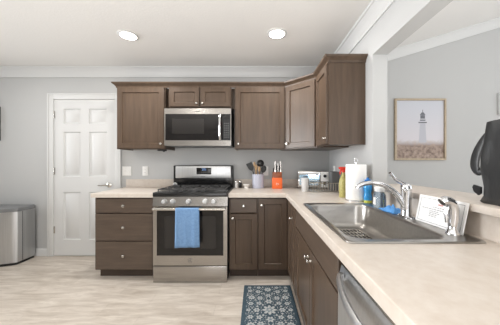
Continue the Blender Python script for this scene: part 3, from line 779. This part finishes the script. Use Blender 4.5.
# cleaning cloth
mb = MB(); nx, ny = 18, 26; vs = []; fs = []
random.seed(11)
for i in range(nx+1):
    for j in range(ny+1):
        u, v = i/nx, j/ny
        x = 0.8075+0.085*u+0.006*math.sin(v*9); y = 1.35+0.165*v+0.010*math.sin(u*7+1)
        ed = min(1, 4*u, 4*(1-u), 5*v, 5*(1-v))
        z = 0.9075+ed**0.6*(0.018+0.010*math.sin(u*6+v*5)+0.007*math.sin(v*17+u*4)+0.006*math.sin(u*15-v*6))
        vs.append((x, y, max(z, 0.9075)))
for i in range(nx):
    for j in range(ny): a = i*(ny+1)+j; fs.append((a, a+ny+1, a+ny+2, a+1))
mb.faces(vs, fs)
bm_loops = [i for i in range(ny+1)]
base_n = len(vs)
o = mb.build('cleaning_cloth', M['cloth'], ang=180); md = o.modifiers.new('thickness', 'SOLIDIFY'); md.thickness = 0.003; md.offset = 1
tag(o, 'crumpled bright blue cleaning cloth lying on the sink deck by the faucet', 'cloth')
# toaster oven
t = thing('toaster_oven', 'silver toaster oven with two dark knobs in the back corner of the counter', 'toaster oven', (0.505, 2.785, CZ), math.radians(-12))
w, d, h = 0.365, 0.19, 0.212
mb = MB(); mb.box(0, w, 0.012, d, 0.014, h, 0.008)
for x in (0.03, w-0.03):
    for y in (0.035, d-0.03): mb.lathe([(0.012, 0.0), (0.012, 0.0145)], (x, y, 0), 10)
mb.build('body', M['nickel'], t)
mb = MB(); mb.box(0.006, w*0.73, 0, 0.0118, 0.022, h-0.008, 0.003); dr = mb.build('door', M['chrome'], t)
MB().box(0.022, w*0.73-0.014, -0.0012, -0.0002, 0.046, h-0.046).build('door_glass', M['mirror'], dr)
mb = MB(); mb.tube([(0.03, -0.02, h-0.028), (w*0.73-0.02, -0.02, h-0.028)], 0.006, 8)
for x in (0.04, w*0.73-0.03): mb.tube([(x, -0.02, h-0.028), (x, -0.0002, h-0.028)], 0.004, 8)
mb.build('handle', M['plastic_white'], dr)
mb = MB()
for z in (0.075, 0.10, 0.125): mb.box(0.026, w*0.73-0.018, -0.0022, -0.0013, z, z+0.006)
mb.build('rack_bars', M['nickel'], dr)
pn = MB().box(w*0.73+0.003, w-0.006, 0.002, 0.0118, 0.022, h-0.008, 0.003).build('control_panel', M['plastic_white'], t)
for z in (0.065, 0.155):
    MB().lathe([(0.018, 0.0), (0.018, -0.008), (0.014, -0.020), (0.006, -0.021)], (w*0.865, 0.002, z), 16, axis='y').build('knob', M['plastic_black'], pn)
# dish rack
t = thing('dish_rack', 'low chrome wire dish rack in front of the toaster oven', 'dish rack', (0.585, 2.435, CZ))
mb = MB(); w, d = 0.335, 0.175; r = 0.0034
for z in (0.012, 0.095): 
    q = rrect(0.004, w-0.004, 0.004, d-0.004, 0.02, z); mb.tube(q+[q[0]], r*1.3, 6)
for x in [0.02+k*(w-0.04)/11 for k in range(12)]:
    mb.tube([(x, 0.004, 0.095), (x, 0.004, 0.012), (x, d-0.004, 0.012), (x, d-0.004, 0.095)], r, 6)
for y in (0.05, 0.11): mb.tube([(0.004, y, 0.095), (0.004, y, 0.012), (w-0.004, y, 0.012), (w-0.004, y, 0.095)], r, 6)
for x in (0.03, w-0.03):
    for y in (0.02, d-0.02): mb.tube([(x, y, 0.0005), (x, y, 0.012)], 0.005, 6)
mb.build('wire_frame', M['nickel'], t)
t = thing('utensil_caddy', 'dark grey cutlery caddy standing at the right end of the dish rack', 'caddy', (0.815, 2.475, CZ+0.0155))
mb = MB(); mb.loft([rrect(0, 0.088, 0, 0.105, 0.012, 0), rrect(-0.003, 0.093, -0.003, 0.108, 0.012, 0.200), rrect(0.001, 0.089, 0.001, 0.104, 0.011, 0.200), rrect(0.004, 0.084, 0.004, 0.101, 0.011, 0.004)]); mb.build('tub', M['plastic_grey'], t)
# white cup
t = thing('tumbler', 'frosted white tumbler standing in front of the toaster oven', 'cup', (0.535, 2.505, CZ))
MB().lathe([(0.034, 0), (0.036, 0.003), (0.044, 0.145), (0.0425, 0.146), (0.034, 0.006), (0.002, 0.005)], n=24).build('cup', M['frost'], t)

# ------------------------------------------------------------------ counter items, back
t = thing('utensil_crock', 'white and lilac-blue patterned crock holding cooking utensils', 'crock', (0.026, 2.850, CZ))
MB().lathe([(0.068, 0), (0.072, 0.004), (0.072, 0.172), (0.069, 0.174), (0.066, 0.170), (0.066, 0.008), (0.002, 0.007)], n=36).build('pot', M['crock'], t)
def utensil(name, label, cat, foot, head, hm, hd, kind):
    c = Vector((0.026, 2.850, CZ)); a = c+Vector(foot); b = Vector(head); dirv = (b-a).normalized()
    t = thing(name, label, cat, tuple(a), group=None)
    b = b-a; side = dirv.cross(Vector((0, 1, 0))).normalized(); nrm = side.cross(dirv)
    mb = MB(); mb.tube([Vector((0, 0, 0)), b*0.5, b], [0.0055, 0.006, 0.0045], 8); mb.build('handle', M[hm], t)
    mb = MB(); xf = Matrix.Translation(b+dirv*0.001) @ Matrix(((side.x, nrm.x, dirv.x, 0), (side.y, nrm.y, dirv.y, 0), (side.z, nrm.z, dirv.z, 0), (0, 0, 0, 1)))
    if kind == 'turner':
        mb.loft([rrect(-0.012, 0.012, -0.003, 0.003, 0.0025, 0), rrect(-0.034, 0.034, -0.002, 0.002, 0.0015, 0.03), rrect(-0.040, 0.040, -0.0015, 0.0015, 0.001, 0.105)], xf=xf)
    elif kind == 'spoon': mb.ellipsoid((0, 0, 0.044), 0.033, 0.008, 0.046, xf=xf)
    elif kind == 'ladle': mb.ellipsoid((0, 0, 0.040), 0.046, 0.022, 0.044, xf=xf)
    elif kind == 'whisk': mb.ellipsoid((0, 0, 0.030), 0.016, 0.006, 0.034, xf=xf)
    mb.build('head', M[hd], t)
utensil('spatula', 'black slotted spatula leaning far left in the crock', 'utensil', (0.020, 0.026, 0.013), (-0.046, 2.876, 1.115), 'plastic_black', 'plastic_black', 'turner')
utensil('wooden_spoon', 'wooden spoon with pale head standing tall left of centre in the crock', 'utensil', (-0.004, 0.008, 0.013), (-0.014, 2.858, 1.160), 'woodl', 'woodl', 'whisk')
utensil('wooden_spatula', 'flat wooden spatula in the middle of the crock', 'utensil', (-0.012, -0.022, 0.013), (0.006, 2.828, 1.125), 'woodl', 'woodl', 'whisk')
utensil('ladle', 'black ladle rising tallest right of centre in the crock', 'utensil', (0.012, -0.004, 0.013), (0.052, 2.846, 1.165), 'plastic_black', 'plastic_black', 'ladle')
utensil('wooden_fork', 'short wooden utensil at the front right of the crock', 'utensil', (0.016, -0.047, 0.013), (0.040, 2.803, 1.105), 'woodl', 'woodl', 'whisk')
utensil('serving_spoon', 'black serving spoon drooping to the right in the crock', 'utensil', (0.0, -0.032, 0.013), (0.080, 2.818, 1.092), 'plastic_black', 'plastic_black', 'spoon')
# knife block
t = thing('knife_block', 'orange knife block with small white mark, right of the utensil crock', 'knife block', (0.256, 2.800, CZ))
mb = MB(); mb.loft([rrect(-0.060, 0.060, -0.04, 0.04, 0.006, 0), rrect(-0.060, 0.060, -0.04, 0.04, 0.006, 0.132), rrect(-0.055, 0.055, -0.035, 0.035, 0.004, 0.132), rrect(-0.055, 0.055, -0.035, 0.035, 0.004, 0.006)]); kb = mb.build('base', M['orange'], t)
mb = MB(); mb.loft([rrect(-0.057, 0.057, -0.037, 0.037, 0.005, 0.1325), rrect(-0.057, 0.057, -0.037, 0.037, 0.005, 0.200), rrect(-0.054, 0.054, -0.034, 0.034, 0.004, 0.200), rrect(-0.054, 0.054, -0.034, 0.034, 0.004, 0.1325)], caps=(False, False)); mb.build('clear_sleeve', M['amber'], t)
mb = MB(); mb.tube([(-0.004, -0.0412, 0.070), (-0.014, -0.0412, 0.056), (0.000, -0.0412, 0.042)], 0.003, 6); mb.tube([(0.004, -0.0412, 0.064), (0.016, -0.0412, 0.052)], 0.003, 6); mb.build('emblem', M['plastic_white'], kb)
KN = [(-0.040, 0.010, 0.245, 'plastic_black'), (-0.022, -0.014, 0.330, 'steel'), (-0.002, 0.012, 0.280, 'plastic_black'), (0.012, -0.012, 0.300, 'steel'), (0.030, 0.012, 0.275, 'plastic_black'), (0.044, -0.010, 0.330, 'steel')]
KL = ['short black-handled knife at the left side of the orange block', 'steel-handled knife, the left one of two tallest in the orange block', 'black-handled knife between the left and middle steel knives in the block',
      'steel-handled knife of middling height in the middle of the orange block', 'black-handled knife between the middle and right steel knives in the block', 'tall steel-handled knife at the right side of the orange block']
for (x, y, top, hm), lb in zip(KN, KL):
    k = thing('kitchen_knife', lb, 'knife', (0.256+x, 2.800+y, CZ+0.0065), group='knives in the orange block')
    mb = MB(); mb.loft([rrect(-0.006, 0.006, -0.0008, 0.0008, 0.0005, 0.0), rrect(-0.009, 0.009, -0.0012, 0.0012, 0.0008, 0.05), rrect(-0.010, 0.010, -0.0012, 0.0012, 0.0008, top-0.112)]); mb.build('blade', M['nickel'], k)
    mb = MB(); mb.loft([rrect(-0.008, 0.008, -0.006, 0.006, 0.004, top-0.1118), rrect(-0.009, 0.009, -0.007, 0.007, 0.005, top-0.06), rrect(-0.0085, 0.0085, -0.0065, 0.0065, 0.004, top-0.03), rrect(-0.010, 0.010, -0.007, 0.007, 0.005, top-0.006)]); mb.build('handle', M[hm], k)
# shakers, dish, timer
for nm, x, m, lb in (('salt_shaker', -0.246, 'ceramic', 'small white salt shaker with steel top beside the range'), ('pepper_shaker', -0.197, 'plastic_black', 'small dark pepper shaker beside the white one')):
    t = thing(nm, lb, 'shaker', (x, 2.90, CZ), group='salt and pepper shakers')
    MB().lathe([(0.019, 0), (0.020, 0.003), (0.018, 0.05), (0.017, 0.064)], n=18).build('jar', M[m], t)
    MB().lathe([(0.018, 0.0642), (0.019, 0.068), (0.017, 0.082), (0.008, 0.089), (0.002, 0.090)], n=18).build('cap', M['nickel'], t)
o = MB().lathe([(0.026, 0), (0.027, 0.004), (0.020, 0.018), (0.040, 0.040), (0.043, 0.048), (0.040, 0.048), (0.020, 0.030), (0.002, 0.028)], (0, 0, 0), 24).build('small_dish', M['ceramic'], loc=(-0.118, 2.815, CZ))
tag(o, 'small white footed dish left of the utensil crock', 'dish')
t = thing('kitchen_timer', 'small round pale dial standing at the back left of the cooktop', 'timer', (-1.010, 2.872, 0.9128))
mb = MB(); mb.lathe([(0.024, 0.0), (0.026, -0.004), (0.026, -0.016), (0.022, -0.020), (0.003, -0.020)], (0, 0.010, 0.028), 24, axis='y'); mb.box(-0.014, 0.014, -0.012, 0.012, 0.0, 0.006); mb.build('case', M['plastic_white'], t)
MB().lathe([(0.017, -0.0002), (0.016, -0.002), (0.002, -0.003)], (0, -0.0102, 0.028), 20, axis='y').build('dial', M['ink'], t)

# ------------------------------------------------------------------ wall plates
def plate(name, label, cat, loc, rz, wd, kinds, group):
    t = thing(name, label, cat, loc, rz, group)
    MB().box(-wd/2, wd/2, -0.006, 0, -0.060, 0.060, 0.002).build('plate', M['plastic_white'], t)
    for x, kd in kinds:
        if kd == 'switch':
            mb = MB(); mb.box(x-0.006, x+0.006, -0.012, -0.0062, -0.012, 0.012, 0.002); mb.build('toggle', M['plastic_white'], t)
        else:
            for z in (-0.022, 0.022):
                rc = MB().box(x-0.016, x+0.016, -0.0075, -0.0062, z-0.014, z+0.014, 0.0005).build('socket', M['plastic_white'], t)
                mb = MB(); mb.box(x-0.007, x-0.005, -0.008, -0.0076, z-0.003, z+0.006); mb.box(x+0.005, x+0.007, -0.008, -0.0076, z-0.003, z+0.006); mb.build('slots', M['plastic_black'], rc)
    return t
plate('light_switch', 'wide white double light switch plate beside the white door', 'light switch', (-1.683, BY-0.0005, 1.106), 0, 0.118, [(-0.023, 'switch'), (0.023, 'switch')], None)
plate('wall_outlet', 'narrow white outlet plate left of the range', 'outlet', (-1.443, BY-0.0005, 1.106), 0, 0.072, [(0, 'outlet')], None)
plate('wall_outlet', 'white outlet plate partly hidden behind the utensil crock', 'outlet', (0.125, BY-0.0005, 1.106), 0, 0.072, [(0, 'outlet')], None)
plate('wall_outlet', 'white outlet plate on the right wall beyond the paper towels', 'outlet', (WX-0.0005, 2.80, 1.116), -PI/2, 0.072, [(0, 'outlet')], None)

# ------------------------------------------------------------------ pictures
def frame(name, label, x0, x1, z0, z1, bw, m, inner, dep=0.03):
    t = thing(name, label, 'picture', ((x0+x1)/2, BY-0.0005, (z0+z1)/2))
    W, H = (x1-x0)/2, (z1-z0)/2
    mb = MB(); mb.box(-W, -W+bw, -dep, 0, -H, H, 0.002); mb.box(W-bw, W, -dep, 0, -H, H, 0.002); mb.box(-W+bw, W-bw, -dep, 0, H-bw, H, 0.002); mb.box(-W+bw, W-bw, -dep, 0, -H, -H+bw, 0.002)
    mb.build('frame', m, t)
    pr = MB().box(-W+bw, W-bw, -0.012, -0.002, -H+bw, H-bw).build('print', inner, t)
    return t, pr
t, pr = frame('framed_lighthouse_picture', 'pale wood framed lighthouse photograph on the far grey wall', 1.797, 2.462, 1.247, 2.045, 0.024, M['oak'], print_material(0.798))
mb = MB(); cx = 0.035
def flat(pts): mb.loft([[(x, -0.0127, z) for x, z in pts], [(x, -0.0121, z) for x, z in pts]])
flat([(cx-0.050, -0.17), (cx+0.050, -0.17), (cx+0.034, 0.080), (cx-0.034, 0.080)])
mb.build('printed_tower', M['tower'], pr)
mb = MB(); flat([(cx-0.054, 0.082), (cx+0.054, 0.082), (cx+0.054, 0.098), (cx-0.054, 0.098)])
flat([(cx-0.036, 0.112), (cx+0.036, 0.112), (cx+0.036, 0.128), (cx-0.036, 0.128)])
flat([(cx-0.030, 0.140), (cx+0.030, 0.140), (cx+0.030, 0.185), (cx-0.030, 0.185)])
flat([(cx-0.038, 0.187), (cx+0.038, 0.187), (cx+0.012, 0.222), (cx-0.012, 0.222)]); flat([(cx-0.004, 0.224), (cx+0.004, 0.224), (cx+0.004, 0.255), (cx-0.004, 0.255)])
mb.build('printed_lantern', M['towerd'], pr)
frame('picture_frame', 'dark picture frame cut off by the left edge of the photo', -3.76, -3.329, 1.50, 1.945, 0.03, M['darkframe'], M['card'])
frame('picture_frame', 'white framed picture cut off at the right edge above the bag', 3.145, 3.55, 1.84, 2.115, 0.03, M['white'], M['oak'])

# ------------------------------------------------------------------ bag on ledge
t = thing('leather_bag', 'black leather tote bag standing on the bar ledge at right', 'bag', (1.050, 0.785, 1.0416))
mb = MB(); loops = []
def bag_loop(z, hx, hy, bulge, top=0):
    pts = []; n = 48
    for k in range(n):
        a = 2*PI*k/n; c, s = math.cos(a), math.sin(a); e = 0.14
        x = hx*math.copysign(abs(c)**e, c); y = hy*math.copysign(abs(s)**e, s)
        x += bulge*(0.008*math.sin(y*32+z*18)+0.006*math.sin(y*14-z*30)); y += bulge*0.006*math.sin(x*30+z*22)
        pts.append((x, y, z+top*(0.008*math.cos(y*9))))
    return pts
Zs = [0.0, 0.006, 0.03, 0.07, 0.11, 0.15, 0.19, 0.23, 0.27, 0.30, 0.325, 0.337]
for z in Zs:
    u = z/0.337
    hx = 0.100*(1-0.16*u**1.6)+0.008*math.sin(PI*u); hy = 0.205*(1-0.10*u)
    if z == 0: hx -= 0.006; hy -= 0.006
    loops.append(bag_loop(z, hx, hy, 0 if z < 0.02 else 1, 1 if u > 0.8 else 0))
loops.append(bag_loop(0.330, 0.072, 0.172, 1)); loops.append(bag_loop(0.10, 0.06, 0.165, 0))
mb.loft(loops); mb.build('body', M['leather'], t, ang=70)
mb = MB()
sp_ = smooth_path([(-0.074, 0.186, 0.290), (-0.078, 0.206, 0.255), (-0.082, 0.222, 0.215), (-0.084, 0.230, 0.178), (-0.084, 0.229, 0.148), (-0.082, 0.216, 0.130), (-0.078, 0.200, 0.136)])
loops = []
for i, p in enumerate(sp_):
    d = (sp_[min(i+1, len(sp_)-1)]-sp_[max(i-1, 0)]).normalized(); nn_ = Vector((0, d.z, -d.y)).normalized()
    wd = 0.012+0.010*math.sin(PI*i/(len(sp_)-1))
    loops.append([p+nn_*(wd*math.cos(2*PI*k/12))+Vector((0.006*math.sin(2*PI*k/12), 0, 0)) for k in range(12)])
mb.loft(loops)
mb.build('strap', M['leather'], t)
mb = MB(); mb.loft([[(x, y, z) for x in (-0.094,) for y, z in ((0.195, 0.040), (0.195, 0.066), (0.226, 0.074), (0.232, 0.062), (0.226, 0.044), (0.206, 0.030))], [(-0.086, y, z) for y, z in ((0.195, 0.040), (0.195, 0.066), (0.226, 0.074), (0.232, 0.062), (0.226, 0.044), (0.206, 0.030))]]); mb.build('side_tab', M['plastic_black'], t)
mb = MB()
for s in (-1, 1):
    mb.tube(smooth_path([(-0.052*1, -0.09+s*0.0, 0.27), (-0.064, -0.09+s*0.02, 0.20)]), 0.004, 6)
mb.build('seam', M['leather'], t)

# ------------------------------------------------------------------ trash can
t = thing('trash_can', 'stainless step trash can with rounded front, standing left of the white door', 'trash can', (-3.09, 2.82, 0))
def can_loop(z, s=0.0, sm=0):
    pts = [(0.255-s, 0.13-s, z), (0.255-s, -0.085+s*0.2, z)]
    n = 16
    for k in range(n+1):
        u = k/n; pts.append((0.232-s-(0.464-2*s)*u, -0.105-0.060*math.sin(PI*u)+s, z))
    pts += [(-0.255+s, -0.085+s*0.2, z), (-0.255+s, 0.13-s, z)]
    return pts
mb = MB(); mb.loft([can_loop(0.001, 0.006), can_loop(0.030, 0.006)]); mb.build('base_ring', M['plastic_black'], t)
mb = MB(); mb.loft([can_loop(0.0305), can_loop(0.630)]); mb.build('bin_body', M['steel_bin'], t, ang=30)
mb = MB(); mb.loft([can_loop(0.632, -0.004), can_loop(0.668, -0.004), can_loop(0.680, 0.006)]); mb.build('lid', M['lid'], t, ang=30)
mb = MB(); mb.box(-0.06, 0.06, -0.205, -0.150, 0.006, 0.020, 0.004); mb.build('pedal', M['plastic_black'], t)
mb = MB(); mb.box(0.2555, 0.2575, -0.030, -0.024, 0.032, 0.628); mb.build('seam', M['plastic_grey'], t)

# ------------------------------------------------------------------ rug
RX0, RX1, RY0, RY1 = -0.116, 0.338, 1.50, 2.265
rc = ((RX0+RX1)/2, (RY0+RY1)/2); rw, rh = (RX1-RX0)/2, (RY1-RY0)/2
t = thing('kitchen_rug', 'teal-grey kitchen mat with off-white floral medallion pattern on the floor', 'rug', (rc[0], rc[1], 0))
class PT:
    def __init__(s, m): s.m = m
    def faces(s, v, f): RUG.faces(v, f, s.m)
mbw = PT(M['rugw']); mbm = PT(M['rugm']); RUG = MB(); RUG.loft([rrect(-rw, rw, -rh, rh, 0.008, 0.0008), rrect(-rw, rw, -rh, rh, 0.008, 0.006), rrect(-rw+0.003, rw-0.003, -rh+0.003, rh-0.003, 0.006, 0.008)], M['rug'])
random.seed(21)
def flower(mb, x, y, R, petals, ph=0.0, z=0.0082):
    n = petals*6; pts = []
    for k in range(n):
        a = 2*PI*k/n; r = R*(0.52+0.48*abs(math.cos(petals*(a-ph)/2))); pts.append((x+r*math.cos(a), y+r*math.sin(a), z))
    mb.faces(pts+[(x, y, z+0.0004)], [(k, (k+1) % n, n) for k in range(n)])
def leaf(mb, x, y, l, wd, a, z=0.0082):
    c, s = math.cos(a), math.sin(a); q = [(0, 0), (l*0.35, wd), (l, 0), (l*0.35, -wd)]
    mb.faces([(x+u*c-v*s, y+u*s+v*c, z) for u, v in q], [(0, 1, 2, 3)])
def sym(fn, mb, x, y, *a):
    for sx in (1, -1):
        for sy in (1, -1):
            if (x == 0 and sx < 0) or (y == 0 and sy < 0): continue
            if fn is flower: flower(mb, sx*x, sy*y, *a)
            else:
                l, wd, an = a; leaf(mb, sx*x, sy*y, l, wd, math.atan2(math.sin(an)*sy, math.cos(an)*sx))
flower(mbw, 0, 0, 0.062, 8); flower(mbm, 0, 0, 0.032, 6, 0.2, 0.0090); flower(mbw, 0, 0, 0.014, 5, 0, 0.0096)
placed = [(0, 0, 0.062)]
def ok(x, y, r): return all((x-a)**2+(y-b)**2 > (r+c)**2 for a, b, c in placed) and all((abs(x) == 0 or abs(x) > r*0.9, abs(y) == 0 or abs(y) > r*0.9))
for (x, y, r, p) in ((0.105, 0, 0.030, 6), (0, 0.115, 0.034, 6), (0.085, 0.09, 0.026, 5), (0, 0.205, 0.026, 6), (0.155, 0.085, 0.026, 6), (0.075, 0.165, 0.030, 6), (0.150, 0.175, 0.034, 8), (0, 0.300, 0.036, 8), (0.090, 0.265, 0.028, 6), (0.165, 0.280, 0.024, 5), (0.085, 0.335, 0.022, 5), (0.172, 0.338, 0.018, 5), (0.172, 0.0, 0.022, 5)):
    sym(flower, mbw, x, y, r, p); sym(flower, mbm, x, y, r*0.42, 5, 0.3, 0.0089)
    for sx in (1, -1):
        for sy in (1, -1): placed.append((sx*x, sy*y, r))
cnt = 0
for _ in range(9000):
    x = random.uniform(0.008, rw-0.034); y = random.uniform(0.008, rh-0.034); r = random.uniform(0.0045, 0.0125) if cnt < 60 else random.uniform(0.004, 0.008)
    if ok(x, y, r+0.001):
        mbx = mbw if random.random() < 0.68 else mbm
        if random.random() < 0.45: sym(flower, mbx, x, y, r, random.choice((4, 5)))
        else: sym(leaf, mbx, x, y, r*2.0, r*0.6, random.uniform(0, 2*PI))
        for sx in (1, -1):
            for sy in (1, -1): placed.append((sx*x, sy*y, r+0.0004))
        cnt += 1
        if cnt > 330: break
RUG.build('mat', None, t)

# ------------------------------------------------------------------ recessed lights
def downlight(x, y, label, watts=17):
    t = thing('recessed_light', label, 'ceiling light', (x, y, CEIL-0.0005), group='recessed ceiling lights')
    MB().lathe([(0.092, 0), (0.095, -0.003), (0.090, -0.007), (0.074, -0.009), (0.072, -0.004), (0.072, 0)], n=40, caps=(False, False)).build('trim_ring', M['white'], t)
    MB().lathe([(0.0735, -0.0015), (0.0735, -0.006), (0.05, -0.0085), (0.004, -0.009)], n=40).build('lens', M['lamp'], t)
    d = bpy.data.lights.new('recessed_lamp', 'AREA'); d.shape = 'DISK'; d.size = 0.14; d.energy = watts; d.color = (1.0, 0.965, 0.925)
    l = bpy.data.objects.new('recessed_lamp', d); COL.objects.link(l); l.location = (x, y, CEIL-0.014)
downlight(-1.230, 0.30, 'added unseen recessed light over the open floor behind the left one', 12); downlight(0.200, -0.60, 'added unseen recessed light over the aisle behind the corner one', 8)  # unseen downlights, added for stronger light from above
downlight(-2.66, 2.215, 'added unseen recessed light near the trash can, out at far left', 6); downlight(-2.66, 0.30, 'added unseen recessed light at the far left behind the others', 10)  # two more unseen downlights added for their light
downlight(-1.230, 2.215, 'round recessed ceiling light, the left one of two')
downlight(0.200, 2.185, 'round recessed ceiling light nearest the corner cabinets')
